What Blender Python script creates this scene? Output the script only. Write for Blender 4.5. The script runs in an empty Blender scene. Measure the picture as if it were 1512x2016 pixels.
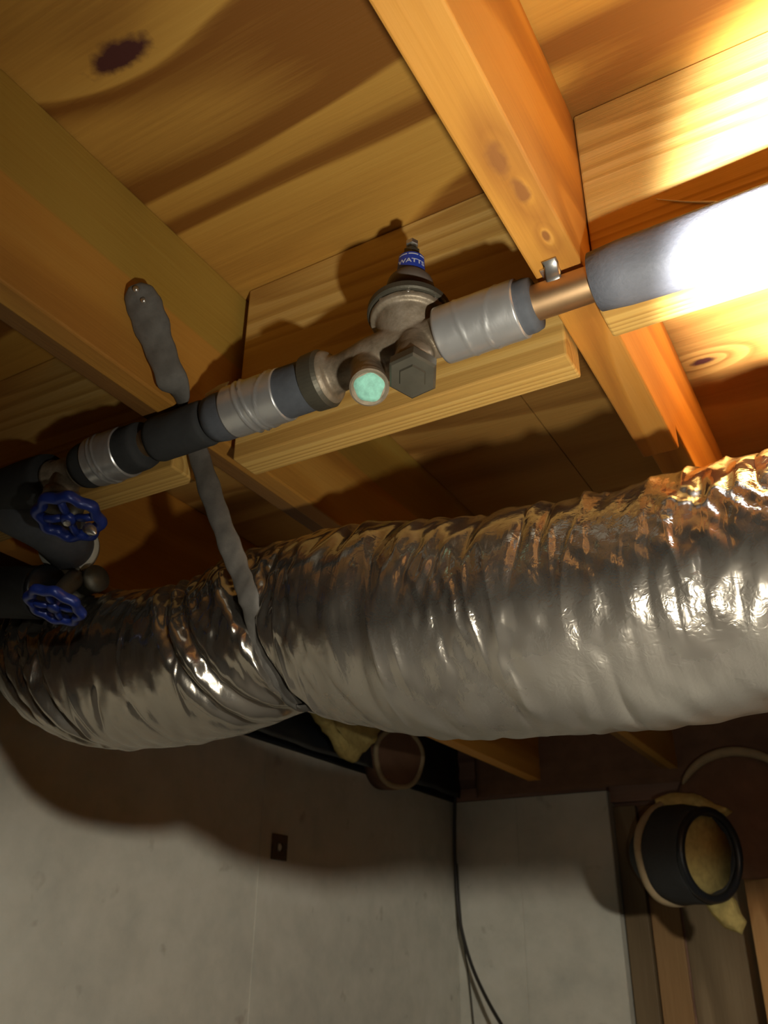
import bpy, bmesh, math, random
import numpy as np
from mathutils import Vector, Matrix
random.seed(7); rng = np.random.default_rng(7)
scene = bpy.context.scene; C = scene.collection
# ------------------------------------------------------------------ camera
F, YAW, PIT, ROL = 1712.4, 0.52619, 0.474095, 0.0080964
FW = Vector((-math.sin(YAW)*math.cos(PIT), math.cos(YAW)*math.cos(PIT), math.sin(PIT)))
R0 = Vector((math.cos(YAW), math.sin(YAW), 0)); U0 = R0.cross(FW)
RT = R0*math.cos(ROL)+U0*math.sin(ROL); UP = U0*math.cos(ROL)-R0*math.sin(ROL)
cam = bpy.data.cameras.new('camera'); co = bpy.data.objects.new('camera', cam); C.objects.link(co); scene.camera = co
cam.sensor_fit = 'VERTICAL'; cam.sensor_height = 36; cam.sensor_width = 27; cam.lens = F/2016*36; cam.clip_start = .02
co.matrix_world = Matrix((RT, UP, -FW)).transposed().to_4x4()
cam.dof.use_dof = True; cam.dof.focus_distance = .70; cam.dof.aperture_fstop = cam.lens/1000/.0022
# ------------------------------------------------------------------ light
w = bpy.data.worlds.new('world'); scene.world = w; w.use_nodes = True
w.node_tree.nodes['Background'].inputs[0].default_value = (1.0, .62, .45, 1); w.node_tree.nodes['Background'].inputs[1].default_value = .006
def lamp(kind, name, loc, target, power, col, size, angle=None, blend=1):
    l = bpy.data.lights.new(name, kind); l.energy = power; l.color = col
    l.shadow_soft_size = size
    if kind == 'SPOT': l.spot_size = math.radians(angle); l.spot_blend = blend
    o = bpy.data.objects.new(name, l); C.objects.link(o); o.location = loc
    o.rotation_euler = (Vector(target)-Vector(loc)).to_track_quat('-Z', 'Y').to_euler(); return o
LP = (.01, .205, -.01)                                             # the hand torch, just outside the frame
lamp('SPOT', 'torch_spill', LP, (-.01, .60, .50), 15.5, (1, .94, .80), .010, 124, 1)
lamp('SPOT', 'torch_beam', LP, (.106, .613, .474), 900, (1, .97, .93), .010, 37, 1)
lamp('SPOT', 'unseen_lamp', (1.95, -1.6, .16), (-1.1, 1.7, -1.62), 330, (1, .95, .82), .08, 54, .35)  # unseen lamp inferred from the wall shadow; cone shaped to spare the ceiling
scene.view_settings.view_transform = 'Standard'; scene.view_settings.look = 'None'
scene.view_settings.exposure = 0; scene.view_settings.gamma = 1; scene.view_settings.use_curve_mapping = False
# ------------------------------------------------------------------ helpers
def ray(px, py): return FW + RT*((px-756)/F) - UP*((py-1008)/F)
def at(px, py, ax, v):
    d = ray(px, py); return d*(v/d[ax])
def mesh(name, v, f, m, parent=None, base=None, smooth=False):
    me = bpy.data.meshes.new(name); b = Vector(base) if base is not None else (parent['_b'] if parent and '_b' in parent else Vector((0, 0, 0)))
    b = Vector(b); me.from_pydata([tuple(Vector(p)-b) for p in v], [], f); me.update()
    if smooth: me.polygons.foreach_set('use_smooth', [True]*len(me.polygons))
    me.materials.append(m); o = bpy.data.objects.new(name, me); C.objects.link(o)
    if parent: o.parent = parent; o['_b'] = b
    else: o.location = b; o['_b'] = b
    return o
def thing(name, label, cat, base, group=None):
    o = bpy.data.objects.new(name, None); C.objects.link(o); o.empty_display_size = .02
    o.location = base; o['_b'] = Vector(base); o['label'] = label; o['category'] = cat
    if group: o['group'] = group
    return o
def tag(o, label, cat, group=None):
    o['label'] = label; o['category'] = cat
    if group: o['group'] = group
    return o
def struct(o): o['kind'] = 'structure'; return o
def box(x0, x1, y0, y1, z0, z1, bev=.002, seg=2, wob=0):
    bm = bmesh.new(); bmesh.ops.create_cube(bm, size=1)
    for v in bm.verts: v.co = Vector(((x0+x1)/2+v.co.x*(x1-x0), (y0+y1)/2+v.co.y*(y1-y0), (z0+z1)/2+v.co.z*(z1-z0)))
    if bev: bmesh.ops.bevel(bm, geom=bm.edges[:], offset=bev, segments=seg, affect='EDGES', profile=.5)
    bm.verts.index_update(); V = [v.co.copy() for v in bm.verts]; Fc = [[v.index for v in f.verts] for f in bm.faces]; bm.free()
    return V, Fc
def frame(t):
    t = t.normalized(); a = Vector((0, 0, 1)) if abs(t.z) < .9 else Vector((0, 1, 0))
    u = t.cross(a).normalized(); return u, u.cross(t).normalized()
def lathe(p0, axis, prof, n=40, hexa=None, mod=None):
    """revolve prof [(distance along the axis, radius)] around axis from p0"""
    p0 = Vector(p0); t = Vector(axis).normalized(); u, v2 = frame(t); V = []; Fc = []
    for i, (h, r) in enumerate(prof):
        for k in range(n):
            a = 2*math.pi*k/n; rr = r
            if hexa: rr = r*math.cos(math.pi/hexa)/math.cos((a % (2*math.pi/hexa))-math.pi/hexa)
            if mod: rr *= mod(h, a)
            V.append(p0+t*h+(u*math.cos(a)+v2*math.sin(a))*rr)
    for i in range(len(prof)-1):
        for k in range(n):
            k2 = (k+1) % n; Fc.append([i*n+k, i*n+k2, (i+1)*n+k2, (i+1)*n+k])
    if prof[0][1] > 1e-6: Fc.append(list(range(n))[::-1])
    if prof[-1][1] > 1e-6: Fc.append([(len(prof)-1)*n+k for k in range(n)])
    return V, Fc
def spline(pts, n):
    P = [Vector(p) for p in pts]; P = [P[0]*2-P[1]]+P+[P[-1]*2-P[-2]]; out = []
    for i in range(1, len(P)-2):
        for k in range(n):
            t = k/n; a, b, c, d = P[i-1:i+3]
            out.append(.5*((2*b)+(c-a)*t+(2*a-5*b+4*c-d)*t*t+(3*b-a-3*c+d)*t**3))
    out.append(P[-2]); return out
def tube(path, r, n=16, flat=None, roll=None, cap=True, mod=None):
    """sweep; r number or function of 0..1; flat = (across, thick) gives a strap"""
    L = len(path); V = []; Fc = []; t0 = (path[1]-path[0]).normalized(); u, v2 = frame(t0)
    for i, p in enumerate(path):
        t = (path[min(i+1, L-1)]-path[max(i-1, 0)]).normalized()
        u = (u-t*u.dot(t)).normalized(); v2 = t.cross(u); s = i/(L-1)
        rr = r(s) if callable(r) else r; ro = roll(s) if roll else 0
        for k in range(n):
            a = 2*math.pi*k/n; q = mod(s, a) if mod else 1
            if flat: c, d = math.cos(a)*flat[0](s), math.sin(a)*flat[1]
            else: c, d = math.cos(a)*rr*q, math.sin(a)*rr*q
            cc, dd = c*math.cos(ro)-d*math.sin(ro), c*math.sin(ro)+d*math.cos(ro)
            V.append(p+u*cc+v2*dd)
    for i in range(L-1):
        for k in range(n):
            k2 = (k+1) % n; Fc.append([i*n+k, i*n+k2, (i+1)*n+k2, (i+1)*n+k])
    if cap: Fc.append(list(range(n))[::-1]); Fc.append([(L-1)*n+k for k in range(n)])
    return V, Fc
def merge(*vf):
    V = []; Fc = []
    for v, f in vf:
        n = len(V); V += list(v); Fc += [[i+n for i in q] for q in f]
    return V, Fc
# ------------------------------------------------------------------ materials
class NT:
    def __init__(s, name):
        s.m = bpy.data.materials.new(name); s.m.use_nodes = True; s.t = s.m.node_tree; s.b = s.t.nodes['Principled BSDF']
        s.c = s.t.nodes.new('ShaderNodeTexCoord').outputs['Object']
    def n(s, kind, ins=(), **kw):
        o = s.t.nodes.new('ShaderNode'+kind)
        for k, v in kw.items(): setattr(o, k, v)
        for i, v in (ins.items() if isinstance(ins, dict) else enumerate(ins)):
            if v is None: continue
            if isinstance(v, bpy.types.NodeSocket): s.t.links.new(v, o.inputs[i])
            else: o.inputs[i].default_value = v
        return o
    def math(s, op, a, b=0, c=None): return s.n('Math', (a, b) if c is None else (a, b, c), operation=op).outputs[0]
    def vm(s, op, a, b): return s.n('VectorMath', (a, b), operation=op).outputs[0]
    def noise(s, vec, scale, det=3, rough=.5, dist=0):
        return s.n('TexNoise', {'Vector': vec, 'Scale': scale, 'Detail': det, 'Roughness': rough, 'Distortion': dist}).outputs[0]
    def ramp(s, fac, stops):
        o = s.n('ValToRGB', (fac,)); e = o.color_ramp.elements
        while len(e) < len(stops): e.new(.5)
        for q, (p, c) in zip(e, stops): q.position = p; q.color = tuple(c)+((1,) if len(c) == 3 else ())
        return o.outputs[0]
    def mix(s, f, a, b, mode='MIX'):
        o = s.n('Mix', data_type='RGBA', blend_type=mode)
        for i, v in ((0, f), (6, a), (7, b)):
            if isinstance(v, bpy.types.NodeSocket): s.t.links.new(v, o.inputs[i])
            else: o.inputs[i].default_value = v if i == 0 else tuple(v)+((1,) if len(v) == 3 else ())
        return o.outputs[2]
    def set(s, **kw):
        for k, v in kw.items():
            k = k.replace('_', ' ')
            if isinstance(v, bpy.types.NodeSocket): s.t.links.new(v, s.b.inputs[k])
            else: s.b.inputs[k].default_value = tuple(v)+(1,) if isinstance(v, tuple) and len(v) == 3 and k != 'Normal' else v
    def bump(s, h, strength, dist=.002, normal=None):
        o = s.n('Bump', {'Strength': strength, 'Distance': dist, 'Height': h}); 
        if normal: s.t.links.new(normal, o.inputs['Normal'])
        return o.outputs[0]
def wood(name, dark, mid, light, axis='x', across=26, along=1.6, knots=(), fine=1.0, rough=.62, seed=0, band=None, fig=.42, pl=.45, core_c=(.075, .022, .018)):
    """long grain along the axis, cathedral figure bending round each knot (object coordinates)"""
    k = NT(name); vec = k.vm('ADD', k.c, (seed*1.37, seed*.71, seed*.43))
    i = 'xyz'.index(axis)
    pull = None; core = None
    for (kx, ky, kz, ks) in knots:
        d = k.n('VectorMath', (k.vm('MULTIPLY', k.vm('SUBTRACT', k.c, (kx, ky, kz)), tuple(.4 if j == i else 1 for j in range(3))),), operation='LENGTH').outputs['Value']
        g = k.math('EXPONENT', k.math('MULTIPLY', k.math('POWER', k.math('DIVIDE', d, ks*3.2), 2), -1))
        pull = g if pull is None else k.math('MAXIMUM', pull, g)
        nd = k.math('ADD', d, k.math('MULTIPLY', k.noise(k.c, 70, 3), ks*1.3))
        cc = k.n('MapRange', (nd, ks*1.3, ks*1.9, 1.0, 0.0)).outputs[0]; core = cc if core is None else k.math('MAXIMUM', core, cc)
    warp = k.noise(k.vm('MULTIPLY', vec, tuple(along if j == i else 5.0 for j in range(3))), 1.0, 2, .5)
    sc = k.vm('MULTIPLY', vec, tuple(along*.55 if j == i else across*.35 for j in range(3)))
    big = k.noise(sc, 1.0, 1.0, .4, .25)
    if pull: big = k.math('ADD', big, k.math('MULTIPLY', pull, pl))
    rings = k.math('FRACT', k.math('MULTIPLY', k.math('ADD', big, k.math('MULTIPLY', warp, .35)), 6.0*fine))
    ringc = k.ramp(rings, [(0, (.1,)*3), (.45, (.35,)*3), (.8, (1,)*3), (.93, (.75,)*3), (1, (.1,)*3)])
    fib = k.noise(k.vm('MULTIPLY', vec, tuple(9 if j == i else 260 for j in range(3))), 1.0, 3, .6)
    tone = k.noise(k.vm('MULTIPLY', vec, tuple(1.5 if j == i else 7 for j in range(3))), 1.0, 2, .5)
    f = k.math('ADD', k.math('MULTIPLY', ringc, fig), k.math('ADD', k.math('MULTIPLY', fib, .26), k.math('MULTIPLY', tone, .50)))
    col = k.ramp(f, [(.25, light), (.55, mid), (.95, dark)])
    if core is not None: col = k.mix(core, col, core_c)
    if band:
        z = k.n('SeparateXYZ', (k.c,)).outputs[2]
        bf = k.n('MapRange', (k.math('ADD', z, k.math('MULTIPLY', warp, .004)), band[0]-.002, band[0]+.002, 0.0, 1.0)).outputs[0]
        col = k.mix(bf, col, k.mix(1.0, col, band[1], 'MULTIPLY'))
    k.set(Base_Color=col, Roughness=rough, Normal=k.bump(k.math('ADD', k.math('MULTIPLY', rings, .4), fib), .35, .0012))
    k.b.inputs['Specular IOR Level'].default_value = .3
    return k.m
def plain(name, col, rough=.5, metal=0.0, var=.25, scale=30, bump=.2, spec=.5):
    k = NT(name); n = k.noise(k.c, scale, 4, .6)
    c = k.mix(n, tuple(x*(1-var) for x in col), tuple(min(1, x*(1+var)) for x in col))
    k.set(Base_Color=c, Roughness=rough, Metallic=metal, Normal=k.bump(n, bump, .001)); k.b.inputs['Specular IOR Level'].default_value = spec
    return k.m
M = {}
KA, KB, KC = at(978, 312, 2, .48), at(1030, 372, 2, .48), at(1075, 465, 2, .48)
KN = at(232, 108, 2, .68); KN2 = at(1382, 712, 2, .68)
M['ply'] = wood('plywood', (.22, .085, .012), (.50, .265, .048), (.62, .36, .075), 'x', 15, 1.2, [(KN.x, KN.y, .68, .012)], .8, seed=1, fig=.66, pl=.12)
M['ply2'] = wood('plywood_far', (.24, .10, .02), (.48, .25, .06), (.60, .36, .10), 'x', 18, 1.3, [(KN2.x, KN2.y, .68, .006)], .8, seed=3)
M['joist'] = wood('joist_wood', (.40, .15, .02), (.62, .27, .04), (.72, .36, .07), 'y', 16, 1.1, [], .5, seed=5, band=None)
M['joist_knotty'] = wood('knotty_joist_wood', (.36, .14, .025), (.58, .265, .045), (.68, .35, .085), 'y', 16, 1.1, [(KA.x+.125, KA.y, 0, .0065), (KB.x+.123, KB.y, 0, .005), (KC.x+.125, KC.y, 0, .0025)], 1.1, seed=8, core_c=(.30, .12, .03), fig=.45, pl=.09)
M['joist_left'] = wood('sapwood_joist', (.32, .13, .02), (.50, .24, .04), (.60, .33, .07), 'y', 14, 1.0, [], .5, seed=11, band=(.102, (.80, 1.0, .95)))
M['joist_strip'] = wood('dark_strip_wood', (.14, .06, .015), (.27, .13, .03), (.36, .19, .05), 'y', 14, 1.0, [], .5, seed=31)
M['block'] = wood('blocking_wood', (.40, .21, .05), (.62, .38, .10), (.76, .52, .18), 'x', 34, .8, [], 2.2, seed=14)
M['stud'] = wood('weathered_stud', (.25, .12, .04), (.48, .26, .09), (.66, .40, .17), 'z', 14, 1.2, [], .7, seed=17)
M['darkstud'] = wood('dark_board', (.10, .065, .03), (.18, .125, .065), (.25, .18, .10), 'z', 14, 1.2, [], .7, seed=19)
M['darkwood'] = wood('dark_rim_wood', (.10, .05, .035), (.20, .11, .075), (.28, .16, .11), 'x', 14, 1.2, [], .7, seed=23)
def concrete():
    k = NT('poured_concrete'); a = k.noise(k.c, 2.2, 4, .6); b = k.noise(k.c, 14, 5, .65); s = k.noise(k.vm('ADD', k.c, (3, 1, 2)), 16, 3, .5)
    col = k.ramp(k.math('ADD', k.math('MULTIPLY', a, .6), k.math('MULTIPLY', b, .4)), [(.3, (.33, .32, .27)), (.52, (.45, .43, .36)), (.7, (.52, .50, .43))])
    sp = k.ramp(s, [(.66, (0, 0, 0)), (.76, (1, 1, 1))]); col = k.mix(k.math('MULTIPLY', sp, .45), col, (.17, .13, .09))
    v = k.n('TexVoronoi', {'Vector': k.c, 'Scale': 22.0}).outputs['Distance']; pit = k.ramp(v, [(.04, (0, 0, 0)), (.1, (1, 1, 1))])
    k.set(Base_Color=col, Roughness=.85, Normal=k.bump(k.math('ADD', b, k.math('MULTIPLY', pit, .3)), .25, .004)); return k.m
M['concrete'] = concrete()
M['soil'] = plain('bare_earth', (.11, .095, .075), .95, 0, .4, 6, .6, .1)
M['stud_brown'] = wood('brown_board', (.10, .05, .02), (.22, .12, .045), (.32, .19, .08), 'z', 14, 1.2, [], .7, seed=29)
def foil():
    k = NT('silver_duct_foil')
    a = k.noise(k.vm('MULTIPLY', k.c, (120, 16, 16)), 1.0, 2, .5, .2)
    b = k.noise(k.c, 34, 2, .5, .5); c = k.noise(k.c, 150, 2, .6, 1.0)
    dust_light = k.noise(k.c, 9, 5, .65); xx = k.n('SeparateXYZ', (k.c,)).outputs
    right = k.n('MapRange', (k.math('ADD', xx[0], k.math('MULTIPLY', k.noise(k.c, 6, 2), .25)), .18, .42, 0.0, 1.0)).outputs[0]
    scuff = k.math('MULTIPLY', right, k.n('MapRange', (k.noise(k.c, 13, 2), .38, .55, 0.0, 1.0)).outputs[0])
    lit_low = k.n('MapRange', (k.math('ADD', xx[2], k.math('MULTIPLY', dust_light, .05)), -.03, .075, 1.0, 0.0)).outputs[0]
    d = k.math('MULTIPLY', k.ramp(dust_light, [(.30, (.25,)*3), (.65, (1,)*3)]), k.math('ADD', .12, k.math('MULTIPLY', lit_low, .88)))  # dust blotches, plus light from below painted into the duct's lower side
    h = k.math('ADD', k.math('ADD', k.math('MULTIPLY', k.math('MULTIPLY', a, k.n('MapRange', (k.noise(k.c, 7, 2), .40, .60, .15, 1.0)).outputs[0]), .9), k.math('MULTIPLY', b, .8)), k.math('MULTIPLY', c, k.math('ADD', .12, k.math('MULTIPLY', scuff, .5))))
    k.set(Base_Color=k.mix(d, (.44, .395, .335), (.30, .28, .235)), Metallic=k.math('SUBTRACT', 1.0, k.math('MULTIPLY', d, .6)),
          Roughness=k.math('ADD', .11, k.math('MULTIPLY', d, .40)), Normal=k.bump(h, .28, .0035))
    return k.m
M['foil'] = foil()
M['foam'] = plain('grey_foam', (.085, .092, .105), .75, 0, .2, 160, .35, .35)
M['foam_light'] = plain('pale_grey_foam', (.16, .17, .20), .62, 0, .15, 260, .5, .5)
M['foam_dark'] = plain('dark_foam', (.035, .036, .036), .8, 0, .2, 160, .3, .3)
def tape():
    k = NT('silver_tape'); n = k.noise(k.vm('MULTIPLY', k.c, (60, 20, 20)), 1.0, 3, .6, .6)
    k.set(Base_Color=(.60, .60, .59), Metallic=.7, Roughness=.34, Normal=k.bump(n, .22, .002)); return k.m
M['tape'] = tape()
M['copper'] = plain('copper', (.60, .39, .21), .46, 1.0, .15, 60, .05)
def brassm():
    k = NT('dull_cast_brass'); n = k.noise(k.c, 35, 5, .65); g = k.noise(k.c, 400, 2, .5)
    col = k.ramp(n, [(.3, (.13, .105, .07)), (.5, (.29, .235, .165)), (.72, (.42, .35, .27))])
    k.set(Base_Color=col, Metallic=.45, Roughness=.52, Normal=k.bump(k.math('ADD', g, n), .25, .0012)); return k.m
M['brass'] = brassm()
M['brass_dark'] = plain('tarnished_brass', (.10, .09, .065), .5, .5, .3, 60, .2)
M['bell'] = plain('grey_brown_housing', (.17, .14, .115), .6, .1, .12, 120, .15)
M['verdigris'] = plain('verdigris', (.28, .62, .50), .8, 0, .45, 170, .8)
M['blue'] = plain('blue_painted_metal', (.012, .03, .20), .35, .1, .25, 60, .15)
M['labelblue'] = plain('blue_label', (.02, .06, .46), .45, 0, .05, 40, .02)
M['white'] = plain('white_print', (.75, .78, .85), .5, 0, .05, 40, .02)
M['steel'] = plain('galvanised_steel', (.62, .60, .56), .32, .9, .2, 80, .15)
M['plastic_white'] = plain('off_white_plastic', (.52, .52, .44), .5, 0, .08, 60, .1)
M['strap'] = plain('dusty_grey_strap', (.125, .115, .10), .75, .1, .5, 70, .6)
M['rust'] = plain('rusty_steel', (.085, .055, .03), .8, .2, .5, 120, .5)
M['black'] = plain('black_plastic', (.012, .014, .017), .4, 0, .2, 60, .2)
M['wire'] = plain('black_cable', (.02, .017, .014), .5, 0, .2, 60, .1)
M['batt'] = plain('yellow_glass_fibre', (.46, .36, .13), .95, 0, .45, 60, 1.0, .1)
M['kraft'] = plain('brown_kraft_facing', (.16, .085, .05), .8, 0, .35, 20, .4, .2)
M['tan'] = plain('tan_facing_edge', (.34, .26, .15), .85, 0, .25, 40, .4, .2)
# ------------------------------------------------------------------ the room
S, B = .68, .48                                                     # underside of subfloor, underside of joists
XL, YB = -1.245, 2.60
def slab(name, args, m, bev=0, parent=None): return mesh(name, *box(*args, bev=bev), m, parent)
floor = struct(slab('floor', (XL-.3, 2.4, -2.7, YB+.4, -1.42, -1.30), M['soil']))
ceil = struct(slab('ceiling', (XL-.3, 2.4, -2.7, YB+.4, S+.019, S+.06), M['ply']))
for (x0, x1, y0, y1, mt) in ((XL-.3, 2.4, -2.7, .6055, 'ply'), (XL-.3, -.332, .6065, YB+.4, 'ply2'), (-.3305, 2.4, .6065, YB+.4, 'ply2')):
    o = slab('plywood_panel', (x0, x1, y0, y1, S, S+.018), M[mt], 0, ceil)
# left wall: two pours with a recessed form seam, and the step where they meet the framing
wl = struct(slab('wall_left', (XL-.2, XL-.0015, -2.7, YB+.2, -1.3, .44), M['concrete']))
ys = [-2.7, -.9, .35, 1.615, YB+.006]
for a, b in zip(ys[:-1], ys[1:]): slab('wall_panel', (XL-.02, XL, a+.002, b-.002, -1.3, .44), M['concrete'], .0004, wl)
wb = struct(slab('wall_back', (XL, -.752, YB+.0015, YB+.2, -1.3, .44), M['concrete']))
xs = [XL, -1.035, -.752]
for a, b in zip(xs[:-1], xs[1:]): slab('wall_panel', (a+.002, b-.002, YB, YB+.02, -1.3, .44), M['concrete'], .0004, wb)
struct(slab('wall_right', (2.3, 2.4, -2.7, YB+.2, -1.3, S), M['concrete'])); struct(slab('wall_front', (XL-.2, 2.4, -2.8, -2.7, -1.3, S), M['concrete']))
# wooden partition right of the concrete: boards standing side by side
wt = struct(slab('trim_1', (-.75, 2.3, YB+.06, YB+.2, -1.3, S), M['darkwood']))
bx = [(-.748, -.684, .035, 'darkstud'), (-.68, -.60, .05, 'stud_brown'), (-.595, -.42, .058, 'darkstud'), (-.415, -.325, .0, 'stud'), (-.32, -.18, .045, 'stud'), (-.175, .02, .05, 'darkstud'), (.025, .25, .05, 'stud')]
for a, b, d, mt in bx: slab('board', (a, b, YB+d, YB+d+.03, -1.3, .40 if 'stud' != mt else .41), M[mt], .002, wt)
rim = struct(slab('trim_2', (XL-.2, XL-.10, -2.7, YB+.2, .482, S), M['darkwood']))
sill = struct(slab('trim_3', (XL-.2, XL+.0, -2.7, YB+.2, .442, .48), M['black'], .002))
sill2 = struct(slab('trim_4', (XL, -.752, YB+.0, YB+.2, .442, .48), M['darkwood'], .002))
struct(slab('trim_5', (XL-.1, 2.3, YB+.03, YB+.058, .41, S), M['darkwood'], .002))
# ------------------------------------------------------------------ joists and blocking
GJ = 'floor joists overhead'
def joist(x1, wd, m, label, y0=-2.65, y1=YB+.0, z0=B, notch=None):
    base = (x1, y0 if y0 > 0 else 0, z0)
    if notch is None: v = box(x1-wd, x1, y0, y1, z0, S-.0005, .0022, 2)
    else:
        yn, zn = notch
        V = [];
        prof = [(y0, z0), (yn, z0), (yn, zn), (y1, zn), (y1, S-.0005), (y0, S-.0005)]
        bm = bmesh.new(); a = [bm.verts.new((x1-wd, p[0], p[1])) for p in prof]; b = [bm.verts.new((x1, p[0], p[1])) for p in prof]
        bm.faces.new(a[::-1]); bm.faces.new(b)
        for i in range(6): j = (i+1) % 6; bm.faces.new((a[i], a[j], b[j], b[i]))
        bmesh.ops.recalc_face_normals(bm, faces=bm.faces[:]); bmesh.ops.bevel(bm, geom=bm.edges[:], offset=.0022, segments=2, affect='EDGES', profile=.5)
        bm.verts.index_update(); v = ([q.co.copy() for q in bm.verts], [[q.index for q in f.verts] for f in bm.faces]); bm.free()
    return tag(mesh('floor_joist', *v, m, None, base), label, 'joist')
jr = joist(-.125, .038, M['joist_knotty'], 'orange pine floor joist the copper pipe is clamped under, cut short above the silver duct', notch=(.835, .507))
jl = joist(-.535, .0245, M['joist_left'], 'wooden floor joist with the grey strap nailed to its side', z0=B)
mesh('dark_strip', *box(-.581, -.5598, -2.6, YB-.01, B+.003, S-.001, .002), M['joist_strip'], jl)['label'] = 'darker strip of wood alongside the joist'  # separate darker strip along the joist, set slightly higher
joist(-.94, .038, M['joist'], 'dark floor joist beyond the blue wheel valves at the left edge')
joist(.281, .038, M['joist'], 'floor joist just past the torch beam, outside the right edge')
joist(.69, .038, M['joist'], 'rightmost floor joist, far outside the right edge')
for x, t in ((-1.22+.0, ''),): pass
def blocking(x0, x1, y, label, z0=.454, m='block'):
    o = mesh('blocking_board', *box(x0, x1, y, y+.038, z0, S-.001, .002, 2), M[m], None, (x0, y, z0)); return tag(o, label, 'blocking')
blocking(-.522, -.1645, .588, 'pale grainy blocking board between two joists, behind the brass pressure regulator')
br = blocking(-.124, .242, .548, 'blocking board glaring in the torch beam behind the thick foam pipe sleeve')
blocking(-.938, -.583, .565, 'orange blocking board left of the hanging grey strap', .452)
blocking(-1.30, -.979, .62, 'short blocking board at the far left by the dark pipes', .452)
m0, m1 = at(1292, 392, 1, .5472), at(1440, 400, 1, .5472)
mesh('chalk_scuff', *tube(spline([m0, m0*.6+m1*.4+Vector((0, 0, -.0012)), m0*.3+m1*.7+Vector((0, 0, -.0004)), m1], 5), lambda s: .0003+.0011*s, 8), M['white'], br)
# ------------------------------------------------------------------ pipe run under the joists
PY, PZ = .522, .461
pipe = thing('water_pipe', 'long foam-wrapped copper water pipe crossing under the joists', 'pipe', (-.147, PY, PZ))
def cyl(x0, x1, r, m, name, par, y=PY, z=PZ, z1=None, y1=None, rn=.0, n=36, r1=None, seg=14, cap=.002):
    N = seg; z1 = z if z1 is None else z1; y1 = y if y1 is None else y1; r1 = r if r1 is None else r1; ph = random.random()*9
    prof = []
    path = [Vector((x0+(x1-x0)*i/N, y+(y1-y)*i/N, z+(z1-z)*i/N)) for i in range(N+1)]
    def rad(s): 
        e = min(s, 1-s)*N
        return (r+(r1-r)*s)*(1-(0.06 if e < .01 else 0))
    v = tube(path, rad, n, mod=lambda s, a: 1+rn*math.sin(3*a+ph+s*9)+rn*.6*math.sin(7*s+2*a+ph))
    return mesh(name, *v, m, par, smooth=True)
PZL = .455
cyl(-.95, -.365, .0143, M['copper'], 'copper_tube', pipe, z=.452, z1=.458); 
cyl(-.245, .32, .0143, M['copper'], 'copper_tube', pipe, z=.461, z1=.459)
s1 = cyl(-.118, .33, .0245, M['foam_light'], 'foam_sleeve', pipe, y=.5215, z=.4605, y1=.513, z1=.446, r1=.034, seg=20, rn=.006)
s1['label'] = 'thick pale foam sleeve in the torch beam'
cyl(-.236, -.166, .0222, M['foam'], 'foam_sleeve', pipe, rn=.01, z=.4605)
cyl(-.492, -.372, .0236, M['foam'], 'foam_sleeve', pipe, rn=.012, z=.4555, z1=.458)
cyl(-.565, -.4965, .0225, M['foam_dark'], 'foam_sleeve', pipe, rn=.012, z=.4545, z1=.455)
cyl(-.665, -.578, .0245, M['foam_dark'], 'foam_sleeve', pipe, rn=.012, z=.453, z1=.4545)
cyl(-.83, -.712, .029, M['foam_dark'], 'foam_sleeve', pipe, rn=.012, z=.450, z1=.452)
# tape wraps
def tapew(x0, x1, r, z, ridges, par, lab=None):
    N = 40; path = [Vector((x0+(x1-x0)*i/N, PY, z)) for i in range(N+1)]
    def mod(s, a):
        q = 1+.006*math.sin(5*a+14*s)*math.sin(9*s+a)
        for (p, tl, h) in ridges: q += h*math.exp(-((s-p-tl*math.sin(a))/.018)**2)
        return q
    o = mesh('tape_wrap', *tube(path, r, 48, mod=mod), M['tape'], pipe, smooth=True)
    if lab: o['label'] = lab
tapew(-.2475, -.178, .0243, .4605, [(.3, .06, .03), (.7, -.1, .03)], pipe, 'shiny silver tape wrap')
tapew(-.468, -.408, .0250, .4568, [(.30, .10, .07), (.42, .13, .08), (.75, -.12, .05)], pipe, 'creased silver tape wrap')
tapew(-.645, -.603, .0262, .4535, [(.25, .10, .05), (.4, .12, .06)], pipe, 'dull silver tape wrap')
mesh('plastic_tag', *tube([at(405, 778, 1, .545), at(428, 764, 1, .545), at(446, 759, 1, .545)], .001, 8, flat=(lambda s: .0035+.004*s, .0008), roll=lambda s: 1.2), M['plastic_white'], pipe)['label'] = 'torn white plastic scrap'
# clamp over the bare copper, nailed to the joist
cl = thing('pipe_clamp', 'small shiny pipe strap nailed to the joist over the bare copper', 'clamp', (-.144, PY, .478))
arc = [Vector((-.146, PY+.0152*math.cos(a), .461+.0152*math.sin(a))) for a in np.linspace(.25, math.pi-.3, 16)]
arc = [Vector((-.146, PY+.0155, .478))]+arc[1:]
mesh('strap', *tube([Vector((-.146, .500, .4785)), Vector((-.146, .505, .4775)), Vector((-.146, .5075, .468)), Vector((-.146, .510, .462))], .001, 8, flat=(lambda s: .006, .0009), roll=lambda s: 0), M['steel'], cl, smooth=True)
nail = at(1085, 536, 2, .4785)
mesh('mounting_plate', *box(nail.x-.0075, nail.x+.0075, nail.y-.006, nail.y+.008, .4772, .4796, .0006), M['steel'], cl)
mesh('nail_head', *lathe((nail.x, nail.y, .4776), (0, 0, -1), [(0, .0032), (.0014, .0035), (.002, .0022), (.0021, 0)], 20), M['steel'], cl, smooth=True)
# ------------------------------------------------------------------ pressure regulator
rg = thing('pressure_regulator', 'tarnished brass pressure regulator with bell housing, blue label and two plugs', 'valve', (-.30, PY, PZ))
DC = Vector((-.281, PY+.003, .4995))                                 # diaphragm centre
UPV = Vector((-.01, .09, 1)).normalized()
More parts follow.
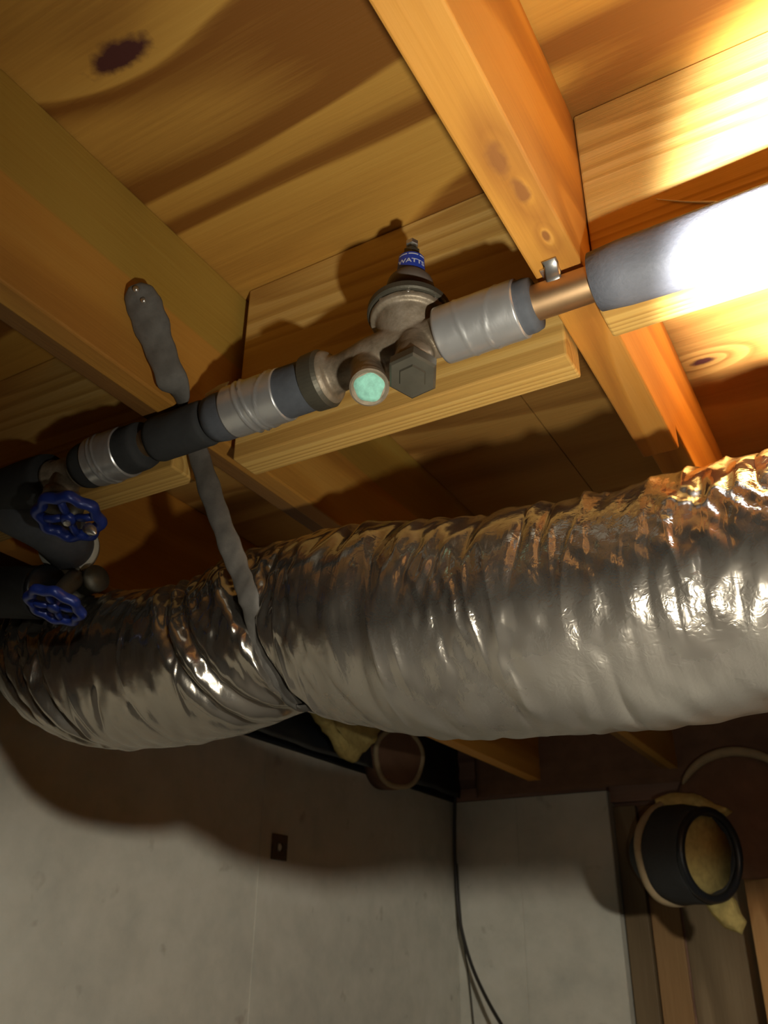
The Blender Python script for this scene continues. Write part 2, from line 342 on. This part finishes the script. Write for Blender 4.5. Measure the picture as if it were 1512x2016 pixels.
# cast body: skin-free blend from a horizontal barrel, a bowl under the diaphragm and two sockets
bm_parts = []
V1 = lathe((-.378, PY, .4585), (1, 0, .02), [(0, .0), (.001, .021), (.004, .0245), (.018, .0245), (.0215, .022), (.023, .0175), (.032, .0165), (.045, .018), (.06, .021), (.085, .022), (.105, .0195), (.118, .0165), (.126, .0175), (.13, .021), (.142, .021), (.145, .0185), (.1455, 0)], 40)
bowl = lathe(DC-UPV*.052, UPV, [(0, .0), (.001, .016), (.012, .019), (.024, .0235), (.034, .0275), (.0395, .029), (.040, .0335), (.046, .0345), (.0465, .0)], 48)
def socket_body(face, root, r0, r1, hexa=None):
    ax = Vector(face)-Vector(root); L = ax.length
    return lathe(root, ax, [(0, r0*.8), (L*.3, r0), (L*.62, r1*.93), (L*.72, r1*.97), (L*.95, r1), (L, r1*.9)], 40)
f1 = at(727, 762, 1, .493); f2 = at(812, 742, 1, .498)
rt1 = Vector((-.322, PY, .462)); rt2 = Vector((-.272, PY, .468))
body = merge(V1, bowl, socket_body(f1, rt1, .0145, .0155), socket_body(f2+(rt2-f2)*.22, rt2, .0165, .0175))
ob = mesh('valve_body', *body, M['brass'], rg, smooth=True)
rm = ob.modifiers.new('r', 'REMESH'); rm.mode = 'VOXEL'; rm.voxel_size = .0011; rm.use_smooth_shade = True
sm = ob.modifiers.new('s', 'SMOOTH'); sm.iterations = 7; sm.factor = .6
# web ribs from the barrel to the bowl are part of the casting; nut on the left
mesh('union_nut', *lathe((-.380, PY, .4582), (1, 0, .02), [(0, .0235), (.0015, .0262), (.016, .0268), (.0195, .0245), (.020, .020)], 48), M['brass_dark'], rg)
mesh('union_nut', *lathe((-.2495, PY, .461), (1, 0, 0), [(0, .0195), (.0015, .0215), (.010, .0215), (.012, .0195)], 48), M['brass'], rg)
mesh('diaphragm_flange', *lathe(DC-UPV*.0055, UPV, [(0, .030), (.0005, .0355), (.002, .0368), (.0075, .0368), (.009, .0355), (.0095, .026), (.012, .0245)], 64), M['brass_dark'], rg, smooth=False)
u, v2 = frame(UPV)
for k in range(8):
    a = 2*math.pi*(k+.4)/8; p = DC-UPV*.0058+(u*math.cos(a)+v2*math.sin(a))*.0318
    mesh('screw', *lathe(p, -UPV, [(0, .0028), (.0022, .0028), (.003, .002), (.0031, 0)], 16, hexa=6), M['steel'], rg)
mesh('bell_housing', *lathe(DC+UPV*.0055, UPV, [(0, .0235), (.003, .0235), (.005, .0205), (.013, .0208), (.0145, .0226), (.022, .0222), (.030, .0205), (.036, .0165), (.040, .0132), (.061, .0118), (.063, .009), (.0635, 0)], 56), M['bell'], rg, smooth=True)
mesh('adjusting_screw', *merge(lathe(DC+UPV*.070, UPV, [(-.008, .0085), (.008, .0078), (.009, 0)], 24, hexa=6), lathe(DC+UPV*.077, UPV, [(0, .0045), (.014, .0042), (.0125, 0)], 20)), M['brass_dark'], rg)
mesh('lock_nut', *lathe(DC+UPV*.085, UPV, [(0, .0056), (.0005, .0062), (.005, .0062), (.0055, .0045), (.006, 0)], 24, hexa=6), M['steel'], rg)
# label wrapped on the neck of the bell, facing the camera
LC = DC+UPV*.0525; tocam = (-LC-UPV*(-LC).dot(UPV)).normalized(); side = UPV.cross(tocam)
def lab(a, h, r): return LC+(tocam*math.cos(a)+side*math.sin(a))*r+UPV*h
V = []; Fc = []
for i in range(25):
    a = -1.0+2.0*i/24
    for h, r in ((-.0112, .0146), (.0112, .0130)): V += [lab(a, h, r)]
for i in range(24): Fc.append([2*i, 2*i+2, 2*i+3, 2*i+1])
lb = mesh('label', V, Fc, M['labelblue'], rg); sd = lb.modifiers.new('s', 'SOLIDIFY'); sd.thickness = .0004; sd.offset = 1
lb['label'] = 'blue label with white lettering'
def text_mesh(txt, size):
    cu = bpy.data.curves.new('t', 'FONT'); cu.body = txt; cu.size = size; cu.align_x = 'CENTER'; cu.align_y = 'CENTER'; cu.resolution_u = 3; cu.offset = size*.02
    o = bpy.data.objects.new('t', cu); C.objects.link(o); bpy.context.view_layer.update()
    me = bpy.data.meshes.new_from_object(o.evaluated_get(bpy.context.evaluated_depsgraph_get()))
    v = [p.co.copy() for p in me.vertices]; f = [list(p.vertices) for p in me.polygons]
    bpy.data.objects.remove(o); bpy.data.meshes.remove(me); return v, f
tv, tf = text_mesh('WATTS', .0076)
mesh('lettering', [lab(p.x*1.0/.0140, p.y-.001, .01385-(p.y-.001)*.072+.00055) for p in tv], tf, M['white'], lb)
def strip(a0, a1, h0, h1):
    V = []; n = 8
    for i in range(n+1):
        a = a0+(a1-a0)*i/n
        for h in (h0, h1): V.append(lab(a, h, .01385-h*.072+.00055))
    return V, [[2*i, 2*i+2, 2*i+3, 2*i+1] for i in range(n)]
mesh('print_line', *merge(strip(-.9, -.3, .0078, .0093), strip(-.2, .45, .0078, .0093), strip(.55, .95, .0078, .0093)), M['white'], lb)
# plugs
ax1 = (f1-rt1).normalized(); ax2 = (f2-rt2).normalized()
mesh('threaded_port', *lathe(f1-ax1*.006, ax1, [(0, .0135), (.001, .0162), (.007, .0162), (.008, .0148), (.0068, .0128), (.0066, 0)], 40), M['brass'], rg, smooth=False)
def lump(h, a): return 1+.05*math.sin(5*a)+.04*math.sin(3*a+1)
mesh('corroded_plug', *lathe(f1-ax1*.0005, ax1, [(0, .0127), (.0014, .0122), (.0024, .009), (.0028, .004), (.0025, 0)], 32, mod=lump), M['verdigris'], rg, smooth=True)['label'] = 'plug face crusted with pale green verdigris'
mesh('hex_plug', *lathe(f2-ax2*.013, ax2, [(0, .0195), (.0015, .0212), (.0115, .0212), (.0135, .0192), (.0137, .012), (.0155, .011), (.0157, 0)], 48, hexa=6), M['brass_dark'], rg)
# ------------------------------------------------------------------ valves on the left
def cpt(px, py, y): return at(px, py, 1, y)
vt = thing('wheel_valve', 'brass gate valve with bright blue wheel handle hanging below the pipe tee', 'valve', cpt(150, 925, PY))
T = Vector((-.688, PY, .4515))
ob = mesh('tee_fitting', *merge(lathe(T-Vector((.024, 0, 0)), (1, 0, 0), [(0, .019), (.006, .0195), (.008, .017), (.040, .017), (.042, .0195), (.048, .019)], 32),
     lathe(T, (0, -.1, -1), [(0, .015), (.022, .0155), (.024, .0185), (.032, .0185), (.033, .013)], 32)), M['brass'], vt, smooth=True)
WA = cpt(136, 1018, .500)
stem = WA+Vector((.0, .012, .030))
mesh('valve_bonnet', *tube(spline([T+Vector((0, -.004, -.03)), T+Vector((-.002, -.012, -.040)), WA+Vector((0, .004, .012)), WA], 6), lambda s: .013-.006*s, 20), M['brass_dark'], vt, smooth=True)
def wheel(c, ax, R, name, m, par):
    ax = Vector(ax).normalized(); u, v2 = frame(ax); N = 96; V = []; Fc = []
    for i in range(N):
        a = 2*math.pi*i/N; rr = R*(1+.07*math.cos(8*a))
        for k in range(10):
            b = 2*math.pi*k/10; V.append(c+(u*math.cos(a)+v2*math.sin(a))*(rr+math.cos(b)*R*.19)+ax*math.sin(b)*R*.22)
    for i in range(N):
        for k in range(10): Fc.append([i*10+k, i*10+(k+1) % 10, ((i+1) % N)*10+(k+1) % 10, ((i+1) % N)*10+k])
    parts = [(V, Fc), lathe(c-ax*R*.22, ax, [(0, R*.2), (R*.1, R*.27), (R*.35, R*.27), (R*.45, R*.2)], 24)]
    for j in range(4):
        a = 2*math.pi*(j+.3)/4; d = u*math.cos(a)+v2*math.sin(a)
        parts.append(tube([c+d*R*.15, c+d*R*.55+ax*R*.06, c+d*R*.95], R*.14, 10))
    return mesh(name, *merge(*parts), m, par, smooth=True)
wheel(WA, (.12, -.22, -1), .029, 'wheel_handle', M['blue'], vt)
mesh('handle_nut', *lathe(WA, (.12, -.22, -1), [(0, .004), (.009, .004), (.0095, .003), (.0097, 0)], 16, hexa=6), M['steel'], vt)
tip = cpt(186, 1046, .495)
mesh('drain_tip', *lathe(tip+Vector((-.010, 0, .006)), (1, 0, -.75), [(0, .0055), (.008, .005), (.015, .0015), (.0155, 0)], 16), M['steel'], vt, smooth=True)
# foam elbow that drops to the second valve
el = thing('foam_pipe_elbow', 'fat grey foam-covered pipe elbow with a cream tie at its end', 'pipe', cpt(140, 1085, .53))
pth = spline([cpt(-160, 910, .535), cpt(-60, 960, .535), cpt(30, 1002, .535), cpt(90, 1032, .556), cpt(122, 1056, .575), cpt(138, 1080, .61)], 10)
mesh('foam_sleeve', *tube(pth, lambda s: .0285, 36, mod=lambda s, a: 1+.012*math.sin(3*a+6*s)), M['foam'], el, smooth=True)
e1 = pth[-1]; ed = (pth[-1]-pth[-4]).normalized()
mesh('cable_tie', *lathe(e1-ed*.007, ed, [(-.005, .02), (-.0049, .0330), (.006, .0332), (.0061, .02)], 44), M['plastic_white'], el, smooth=True)
mesh('pipe_end', *tube([e1, e1+ed*.012+Vector((.002, 0, -.006))], .014, 24), M['brass_dark'], el, smooth=True)
v2t = thing('wheel_valve', 'lower brass valve with a dark blue wheel touching the silver duct', 'valve', cpt(155, 1130, .54))
q = cpt(155, 1118, .625)
ob = mesh('valve_body', *merge(lathe(q, (0, 0, -1), [(0, .017), (.004, .019), (.012, .019), (.014, .015), (.030, .016), (.032, .019), (.042, .019), (.044, .016)], 32, hexa=None),
     lathe(cpt(168, 1152, .62), (1, -.2, .1), [(0, .013), (.016, .013), (.017, .0155), (.024, .0155), (.0245, 0)], 28)), M['brass_dark'], v2t, smooth=True)
WB = cpt(108, 1192, .52)
mesh('valve_bonnet', *tube(spline([cpt(146, 1140, .60), cpt(122, 1165, .55), WB], 6), lambda s: .011-.004*s, 16), M['brass_dark'], v2t, smooth=True)
wheel(WB, (-.05, -.3, -1), .025, 'wheel_handle', M['blue'], v2t)
bp = thing('black_drain_pipe', 'black foam pipe running off the left edge under the blue wheels', 'pipe', cpt(40, 1150, .60))
mesh('foam_sleeve', *tube(spline([cpt(-180, 1150, .60), cpt(-60, 1164, .595), cpt(30, 1166, .59), cpt(92, 1166, .59)], 8), .030, 32), M['foam_dark'], bp, smooth=True)
mesh('end_cap', *lathe(cpt(92, 1166, .59), (1, 0, .0), [(0, .031), (.004, .031), (.006, .028), (.0062, 0)], 32), M['black'], bp, smooth=True)
# ------------------------------------------------------------------ flexible duct
def ang(px, py, yt):
    d = ray(px, py); return d.x/d.y*yt, math.atan2(d.z, d.y)
TOPS = [(-260, 1205), (-120, 1190), (0, 1178), (80, 1185), (180, 1178), (300, 1160), (380, 1143), (430, 1112), (500, 1086), (560, 1062), (640, 1043), (720, 1034), (820, 1028), (905, 1022), (945, 1024), (985, 1003), (1080, 990), (1200, 972), (1300, 935), (1400, 915), (1512, 884), (1700, 820), (1950, 740)]
BOTS = [(-300, 1440), (-120, 1392), (0, 1388), (60, 1432), (130, 1462), (250, 1478), (350, 1472), (450, 1450), (530, 1422), (590, 1390), (640, 1402), (720, 1428), (800, 1447), (880, 1457), (1000, 1452), (1150, 1448), (1300, 1436), (1400, 1422), (1512, 1400), (1700, 1355), (1950, 1290)]
ta = np.array([ang(*p, .62) for p in TOPS]); ba = np.array([ang(*p, .68) for p in BOTS])
NS, NA = 1800, 260
x = np.linspace(max(ta[0, 0], ba[0, 0])+.01, .80, NS)
at_ = np.interp(x, ta[:, 0], ta[:, 1]); ab_ = np.interp(x, ba[:, 0], ba[:, 1])
ker = np.exp(-np.linspace(-2, 2, 25)**2); ker /= ker.sum()
sm_ = lambda a: np.convolve(np.pad(a, 12, mode='edge'), ker, 'valid')
at_, ab_ = sm_(at_), sm_(ab_)
yc = .672+.10*np.clip((-.72-x)/.25, 0, 2)**2
mid = (at_+ab_)/2; half = (at_-ab_)/2; D = yc/np.cos(mid); r0 = D*np.sin(half); zc = D*np.sin(mid)
cen = np.stack([x, yc, zc], 1)
tan = np.stack([np.ones(NS), np.gradient(yc, x), np.gradient(zc, x)*.3], 1); tan /= np.linalg.norm(tan, axis=1)[:, None]
n1 = np.stack([-tan[:, 1], tan[:, 0], 0*x], 1); n1 /= np.linalg.norm(n1, axis=1)[:, None]; n2 = np.cross(tan, n1)   # n1 away, n2 up
ph = np.linspace(0, 2*np.pi, NA, endpoint=False)                    # 0 = away (+y), pi/2 = up, pi = towards the camera
X, PH = np.meshgrid(x, ph, indexing='ij')
disp = np.zeros_like(X)
def sinnoise(X, P, n, fx, fp, seed):
    g = np.random.default_rng(seed); o = 0*X
    for _ in range(n): o += np.sin(X*g.uniform(.4, 1)*fx*g.choice([-1, 1])+np.round(g.uniform(0, fp))*P*g.choice([-1, 1])+g.uniform(0, 6.28))
    return o/math.sqrt(n)
warp = sinnoise(X, PH, 6, 40, 4, 1)*.004
disp += .0007*np.abs(np.sin((X+warp)*math.pi/.020+.35*np.sin(PH*2)))*(.5+.5*np.clip(sinnoise(X, PH, 6, 25, 3, 2), -1, 1))      # wire coil under the foil
disp += .0006*sinnoise(X, PH, 14, 300, 14, 3)+.0013*sinnoise(X, PH, 10, 45, 4, 4)
for _ in range(170):                                                # folds running round the duct
    xi = rng.uniform(x[0], .4); pi_ = rng.uniform(.35, 1.45)*math.pi; wd = rng.uniform(.0022, .006); ln = rng.uniform(.2, .62); tl = rng.normal(0, .012); h = rng.choice([1, 1, -1])*rng.uniform(.0010, .0036)
    dp = PH-pi_; dx = X-xi-tl*dp-.003*np.sin(4*dp+xi*50)
    disp += h*np.exp(-np.abs(dx/wd)**1.3)*np.exp(-(dp/ln)**4)
# fine crumpling where the torch side is scuffed
scr = np.clip(sinnoise(X, PH, 8, 12, 3, 9)+.3, 0, 1.2)*np.exp(-((PH-2.9)/.75)**2)
disp += scr*np.clip((X+.35)/.25, 0, 1)*.0007*np.sign(sinnoise(X, PH, 10, 420, 40, 5))*np.abs(sinnoise(X, PH, 10, 420, 40, 5))**.7
for xc, w_ in ((-.80, .07), (-.55, .06), (-.47, .03), (-.30, .03)):
    disp += np.exp(-((X-xc-.03*(PH-2.9))/w_)**2)*np.exp(-((PH-3.0)/.8)**2)*.0011*sinnoise(X, PH, 10, 520, 26, 11)
# the strap pulls a slanting crease, plus the kink above at the middle
def crease(x0, sl, wd, dep, a0, a1):
    global disp
    m = 1/(1+np.exp(-(PH-a0)/.15))*1/(1+np.exp((PH-a1)/.15)); dx = X-(x0+sl*(PH-math.pi))
    disp -= dep*np.exp(-(dx/wd)**2)*m; disp += dep*.45*(np.exp(-((dx-wd*2)/wd)**2)+np.exp(-((dx+wd*2)/wd)**2))*m
crease(-.500, .030, .0085, .009, 1.9, 5.4); crease(-.385, .012, .006, .005, .9, 2.6); crease(-.36, -.012, .012, .006, 2.4, 3.9)
for xo, sl in ((-.835, .05), (-.80, .045), (-.765, .03), (-.585, .03), (-.562, .035)): crease(xo, sl, .006, .0055, 1.9, 4.6)
RR = np.repeat(r0[:, None], NA, 1)+disp
P3 = cen[:, None, :]+n1[:, None, :]*(np.cos(PH)*RR)[..., None]+n2[:, None, :]*(np.sin(PH)*RR)[..., None]
idx = np.arange(NS*NA).reshape(NS, NA); a_, b_ = idx[:-1], idx[1:]
FQ = np.stack([a_, np.roll(a_, -1, 1), np.roll(b_, -1, 1), b_], -1).reshape(-1, 4)[:, ::-1]
dbase = np.array([-.5, .672, .20])
me = bpy.data.meshes.new('foil_jacket'); V = (P3.reshape(-1, 3)-dbase).astype(np.float32)
me.vertices.add(len(V)); me.vertices.foreach_set('co', V.ravel()); me.loops.add(FQ.size); me.loops.foreach_set('vertex_index', FQ.ravel().astype(np.int32))
me.polygons.add(len(FQ)); me.polygons.foreach_set('loop_start', np.arange(0, FQ.size, 4, dtype=np.int32)); me.polygons.foreach_set('loop_total', np.full(len(FQ), 4, np.int32))
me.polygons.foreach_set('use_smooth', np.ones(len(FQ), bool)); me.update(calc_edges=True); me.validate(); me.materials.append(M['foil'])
duct = bpy.data.objects.new('flexible_duct', me); C.objects.link(duct); duct.location = dbase
tag(duct, 'big crinkled silver foil flexible duct slung across the whole view', 'duct')
def duct_pt(xv, phi, off=.0):
    i = int(np.clip(np.searchsorted(x, xv), 0, NS-1)); j = int(round(phi/(2*math.pi)*NA)) % NA
    # stay on the outside of local folds
    i0, i1 = max(0, i-14), min(NS, i+15); rr = RR[i0:i1, j].mean()+off
    return Vector(cen[i]+n1[i]*math.cos(phi)*rr+n2[i]*math.sin(phi)*rr)
# hanging strap
st = thing('duct_strap', 'dusty grey strap hanging from the joist behind the pipe and round the silver duct', 'strap', (-.533, .438, .577))
A = at(266, 562, 0, -.522)
Pw = P3.reshape(-1, 3); Nn = (n1[:, None, :]*np.cos(PH)[..., None]+n2[:, None, :]*np.sin(PH)[..., None]).reshape(-1, 3)
def duct_px(px, py, off):
    d = np.array(ray(px, py)); t = Pw@d/(d@d); e = np.linalg.norm(Pw-t[:, None]*d, axis=1)+(np.einsum('ij,ij->i', Pw, Nn) > 0)*9
    i = int(e.argmin()); return Vector(Pw[i]+Nn[i]*off), Vector(Nn[i])
tc = Vector((.45, -.8, -.4)).normalized(); top = Vector((0, -.3, -1)).normalized()
SP = [(A, tc, .0175), (at(285, 605, 0, -.520), tc, .0175), (at(312, 680, 0, -.519), tc, .0155), (at(345, 765, 0, -.517), tc, .0135), (at(364, 815, 1, .555), tc, .0125), (at(388, 885, 1, .580), tc, .0115), (at(415, 970, 1, .583), tc, .0112), (at(447, 1060, 1, .583), tc, .011)]
for px, py, wd in ((476, 1130, .0108), (494, 1180, .0105), (508, 1240, .010), (525, 1290, .009), (550, 1340, .008), (583, 1384, .007)):
    p, n = duct_px(px, py, .0035); SP.append((p, n, wd))
for phi in (4.6, 5.1, 5.7, 6.2): SP.append((duct_pt(-.455, phi, .003), Vector((0, math.cos(phi), math.sin(phi))), .007))
cp = spline([q[0] for q in SP], 8); cn = spline([q[1] for q in SP], 8); cw = np.interp(np.linspace(0, len(SP)-1, len(cp)), range(len(SP)), [q[2] for q in SP])
V = []; Fc = []; NK = 16
for i, p in enumerate(cp):
    t = (cp[min(i+1, len(cp)-1)]-cp[max(i-1, 0)]).normalized(); n = (cn[i]-t*cn[i].dot(t)).normalized(); u = t.cross(n)
    e = 1+.10*math.sin(i*.9)*math.sin(i*.37); rd_ = math.sqrt(max(.15, min(1, (i+1)/6)))
    for k in range(NK):
        a = 2*math.pi*k/NK; V.append(p+u*math.cos(a)*cw[i]*e*rd_+n*math.sin(a)*(cw[i]*.28+.0008*math.sin(i*1.3+k)))
for i in range(len(cp)-1):
    for k in range(NK): k2 = (k+1) % NK; Fc.append([i*NK+k, i*NK+k2, (i+1)*NK+k2, (i+1)*NK+k])
Fc += [list(range(NK))[::-1], [(len(cp)-1)*NK+k for k in range(NK)]]
mesh('webbing', V, Fc, M['strap'], st, smooth=True)
mesh('nail_head', *lathe(at(283, 592, 0, -.5165), (1, -.6, -.3), [(0, .003), (.0012, .0034), (.002, 0)], 16), M['steel'], st, smooth=True)
mesh('nail_head', *lathe(at(268, 570, 0, -.5185), (1, -.6, -.3), [(0, .003), (.0012, .0034), (.002, 0)], 16), M['steel'], st, smooth=True)
# ------------------------------------------------------------------ behind the duct
tie = thing('form_tie_patch', 'rusty square form tie on the concrete wall with a pale centre', 'tie', at(548, 1668, 0, XL))
tp = at(548, 1668, 0, XL)
sq = lambda s0, s1, x0, x1: None
hs, hh = .027, .0085
mesh('rusty_plate', *merge(*[box(XL+.0, XL+.006, tp.y+a, tp.y+b, tp.z+c, tp.z+d, .001) for a, b, c, d in ((-hs, hs, hh, hs), (-hs, hs, -hs, -hh), (-hs, -hh, -hh, hh), (hh, hs, -hh, hh))]), M['rust'], tie)
mesh('plug', *lathe((XL+.0, tp.y, tp.z), (1, 0, 0), [(0, .008), (.004, .0078), (.005, .006), (.0052, 0)], 20), M['plastic_white'], tie, smooth=True)
cw_ = lambda a, b, y: Vector((max(at(a, b, 1, y).x, XL+.009), y, at(a, b, 1, y).z))
cb = tag(mesh('cable', *tube(spline([cw_(896, 1560, YB-.02), cw_(892, 1640, YB-.02), cw_(896, 1730, YB-.02), cw_(905, 1810, YB-.03), cw_(925, 1890, YB-.05), cw_(955, 1960, YB-.08), cw_(995, 2030, YB-.12), cw_(1060, 2130, YB-.16)], 8), .0052, 10), M['wire'], None, cw_(896, 1560, YB-.02), True), 'black cable hanging down the concrete wall corner', 'cable')
tag(mesh('cable', *tube(spline([cw_(900, 1700, YB-.012), cw_(910, 1830, YB-.012), cw_(925, 1940, YB-.012), cw_(936, 2050, YB-.015)], 8), .0018, 8), M['wire'], None, cw_(900, 1700, YB-.012), True), 'very thin dark wire beside the thicker corner cable', 'cable')
def ribbon_noise(V, amp, f, seed=0):
    g = np.random.default_rng(seed); o = g.uniform(0, 6, 6)
    return [p+Vector((math.sin(p.y*f+o[0])+math.sin(p.z*f*1.7+o[1]), math.sin(p.z*f+o[2])+math.sin(p.x*f*1.6+o[3]), math.sin(p.x*f+o[4])+math.sin(p.y*f*1.8+o[5])))*amp for p in V]
def batt(px_pts, ax, v, th, m, name, par=None, label=None, n=3, sd=0):
    """soft pillow whose outline follows the points on the plane ax = v"""
    bm = bmesh.new(); P = [at(a, b, ax, v) for a, b in px_pts]; c = sum(P, Vector())/len(P)
    nn = Vector([1 if i == ax else 0 for i in range(3)]); rings = []
    for t, s in ((-th, .75), (-th*.6, .95), (0, 1.0), (th*.6, .95), (th, .75)):
        rings.append([bm.verts.new(c+(p-c)*s+nn*t) for p in P])
    N = len(P)
    for a, b in zip(rings[:-1], rings[1:]):
        for k in range(N): bm.faces.new((a[k], a[(k+1) % N], b[(k+1) % N], b[k]))
    bm.faces.new(rings[0][::-1]); bm.faces.new(rings[-1]); bmesh.ops.triangulate(bm, faces=[f for f in bm.faces if len(f.verts) > 4])
    bmesh.ops.subdivide_edges(bm, edges=bm.edges[:], cuts=n, use_grid_fill=True); bmesh.ops.smooth_vert(bm, verts=bm.verts[:], factor=.4)
    bmesh.ops.recalc_face_normals(bm, faces=bm.faces[:]); bm.verts.index_update()
    V = ribbon_noise([q.co.copy() for q in bm.verts], th*.10, 90, sd); Fq = [[q.index for q in f.verts] for f in bm.faces]; bm.free()
    o = mesh(name, V, Fq, m, par, None if par else c, True)
    if label: tag(o, label, 'insulation')
    return o
batt([(598, 1370), (760, 1370), (752, 1420), (735, 1455), (712, 1480), (690, 1503), (668, 1480), (650, 1445), (625, 1420)], 0, XL+.075, .022, M['batt'], 'insulation_batt', None, 'ragged yellow insulation tuft drooping behind the duct sag', sd=1)
rd = thing('round_duct_end', 'brown-faced round duct end with a tan rim above the concrete wall', 'duct', at(775, 1500, 0, XL+.075))
c0 = at(775, 1492, 0, XL+.06); ax = Vector((1, -.45, -.1)).normalized()
mesh('jacket', *lathe(c0-ax*.05, ax, [(0, .082), (.05, .084), (.075, .083), (.078, .076)], 48), M['kraft'], rd, smooth=True)
u, v2 = frame(ax)
def torus(c, ax, R, r, n=64, m2=12, wob=0, a0=0, a1=2*math.pi):
    ax = Vector(ax).normalized(); u, v2 = frame(ax); full = abs(a1-a0-2*math.pi) < 1e-3
    pts = [Vector(c)+(u*math.cos(a)+v2*math.sin(a))*R*(1+wob*math.sin(5*a)) for a in np.linspace(a0, a1, n)]
    return tube(pts, r, m2, cap=not full)
mesh('rim', *torus(c0+ax*.026, ax, .078, .007, wob=.02), M['tan'], rd, smooth=True)
mesh('inner_cover', *lathe(c0+ax*.012, ax, [(0, .074), (.008, .070), (.012, .05), (.010, .02), (.011, 0)], 40), M['kraft'], rd, smooth=True)
# dark vapour sheets over the wall tops; left one paints the unlit rim black
def sheet(p00, p10, p01, p11, nx, ny, amp, f, name, m, label, cat, sd=0, th=.002):
    V = []; g = np.random.default_rng(sd); o = g.uniform(0, 6, 4)
    nn = (p10-p00).cross(p01-p00).normalized()
    for i in range(nx+1):
        for j in range(ny+1):
            s, t = i/nx, j/ny; p = (p00*(1-s)+p10*s)*(1-t)+(p01*(1-s)+p11*s)*t
            V.append(p+nn*amp*(math.sin(s*f+o[0]+2*t)+.6*math.sin(s*f*2.3+o[1]-3*t)+.5*math.sin(t*f+o[2])))
    Fq = [[i*(ny+1)+j, (i+1)*(ny+1)+j, (i+1)*(ny+1)+j+1, i*(ny+1)+j+1] for i in range(nx) for j in range(ny)]
    o_ = mesh(name, V, Fq, m, None, p00, True); s_ = o_.modifiers.new('s', 'SOLIDIFY'); s_.thickness = th; return tag(o_, label, cat)
sheet(Vector((XL+.03, 1.15, .447)), Vector((XL+.04, YB-.03, .447)), Vector((XL+.02, 1.15, .66)), Vector((XL+.03, YB-.03, .66)), 60, 14, .004, 22, 'vapour_sheet', M['black'], 'black plastic sheet darkening the unlit rim along the top of the left concrete wall', 'plastic sheet', 2)
sheet(Vector((XL+.09, YB-.03, .447)), Vector((.3, YB-.03, .44)), Vector((XL+.09, YB-.03, .67)), Vector((.3, YB-.03, .67)), 70, 14, .004, 30, 'vapour_sheet', M['kraft'], 'dark brown facing sheet hanging above the far concrete wall', 'plastic sheet', 5)
# open round duct at lower right
od = thing('open_duct_stub', 'open round duct with black collar and yellow fibre lining, lower right', 'duct', at(1395, 1680, 1, 2.35))
c1 = at(1397, 1682, 1, 2.25); ax = Vector((.86, -.5, -.10)).normalized(); ba_ = c1-ax*.115
mesh('outer_jacket', *lathe(ba_, ax, [(0, .110), (.02, .114), (.05, .112), (.085, .108), (.106, .106), (.116, .102), (.116, .088), (.10, .085), (.03, .083)], 56, mod=lambda h, a: 1+.015*math.sin(7*a+h*60)), M['foam_dark'], od, smooth=True)
mesh('duct_branch', *tube(spline([ba_+ax*.01, ba_-ax*.04+Vector((0, .05, 0)), Vector((ba_.x-.03, YB-.02, ba_.z+.02)), Vector((ba_.x-.03, YB+.056, ba_.z+.02))], 6), .085, 28), M['foam_dark'], od, smooth=True)
mesh('collar_ring', *torus(c1+ax*.002, ax, .096, .010), M['black'], od, smooth=True)
mesh('back_ring', *torus(ba_+ax*.002, ax, .112, .010, wob=.02), M['tan'], od, smooth=True)
mesh('fibre_lining', *lathe(c1-ax*.05, ax, [(0, 0), (.002, .05), (.010, .078), (.03, .084), (.04, .086)][::1], 40, mod=lambda h, a: 1+.05*math.sin(6*a+h*90)), M['batt'], od, smooth=True)
for k in range(7):
    a = random.uniform(0, 6.28); uu, vv = frame(ax); p = c1-ax*.035+(uu*math.cos(a)+vv*math.sin(a))*random.uniform(.02, .06)
    mesh('fibre_tuft', *tube(spline([p, p+ax*.012+uu*random.uniform(-.03, .03), p+vv*random.uniform(-.04, .04)+uu*.02], 5), lambda s: .012*(1-.6*s), 10), M['batt'], od, smooth=True)
batt([(1290, 1575), (1340, 1560), (1400, 1575), (1440, 1600), (1400, 1625), (1345, 1615), (1310, 1600)], 1, 2.30, .03, M['batt'], 'fibre_bulge', od, sd=4)
batt([(1385, 1776), (1440, 1760), (1468, 1815), (1463, 1840), (1423, 1822)], 1, 2.33, .02, M['batt'], 'fibre_bulge', od, sd=6)
ar = thing('insulated_duct', 'dark insulated duct with a tan arched edge at the right border', 'duct', at(1450, 1560, 1, 2.42))
c2 = at(1465, 1600, 1, 2.46); ax = Vector((.35, -.93, -.05)).normalized()
mesh('jacket', *lathe(c2-ax*.08, ax, [(0, .15), (.06, .158), (.075, .150), (.08, .12), (.08, 0)], 56, mod=lambda h, a: 1+.012*math.sin(5*a)), M['kraft'], ar, smooth=True)
uu, vv = frame(ax)
pts = [c2+ax*.0+(uu*math.cos(a)*1.05+vv*math.sin(a))*.152 for a in np.linspace(.5, 2.55, 30)]
mesh('arched_edge', *tube(pts, lambda s: .011*(math.sin(math.pi*min(1, max(0, s)))**.4+.15), 12), M['tan'], ar, smooth=True)
for o in bpy.data.objects:
    if '_b' in o: del o['_b']
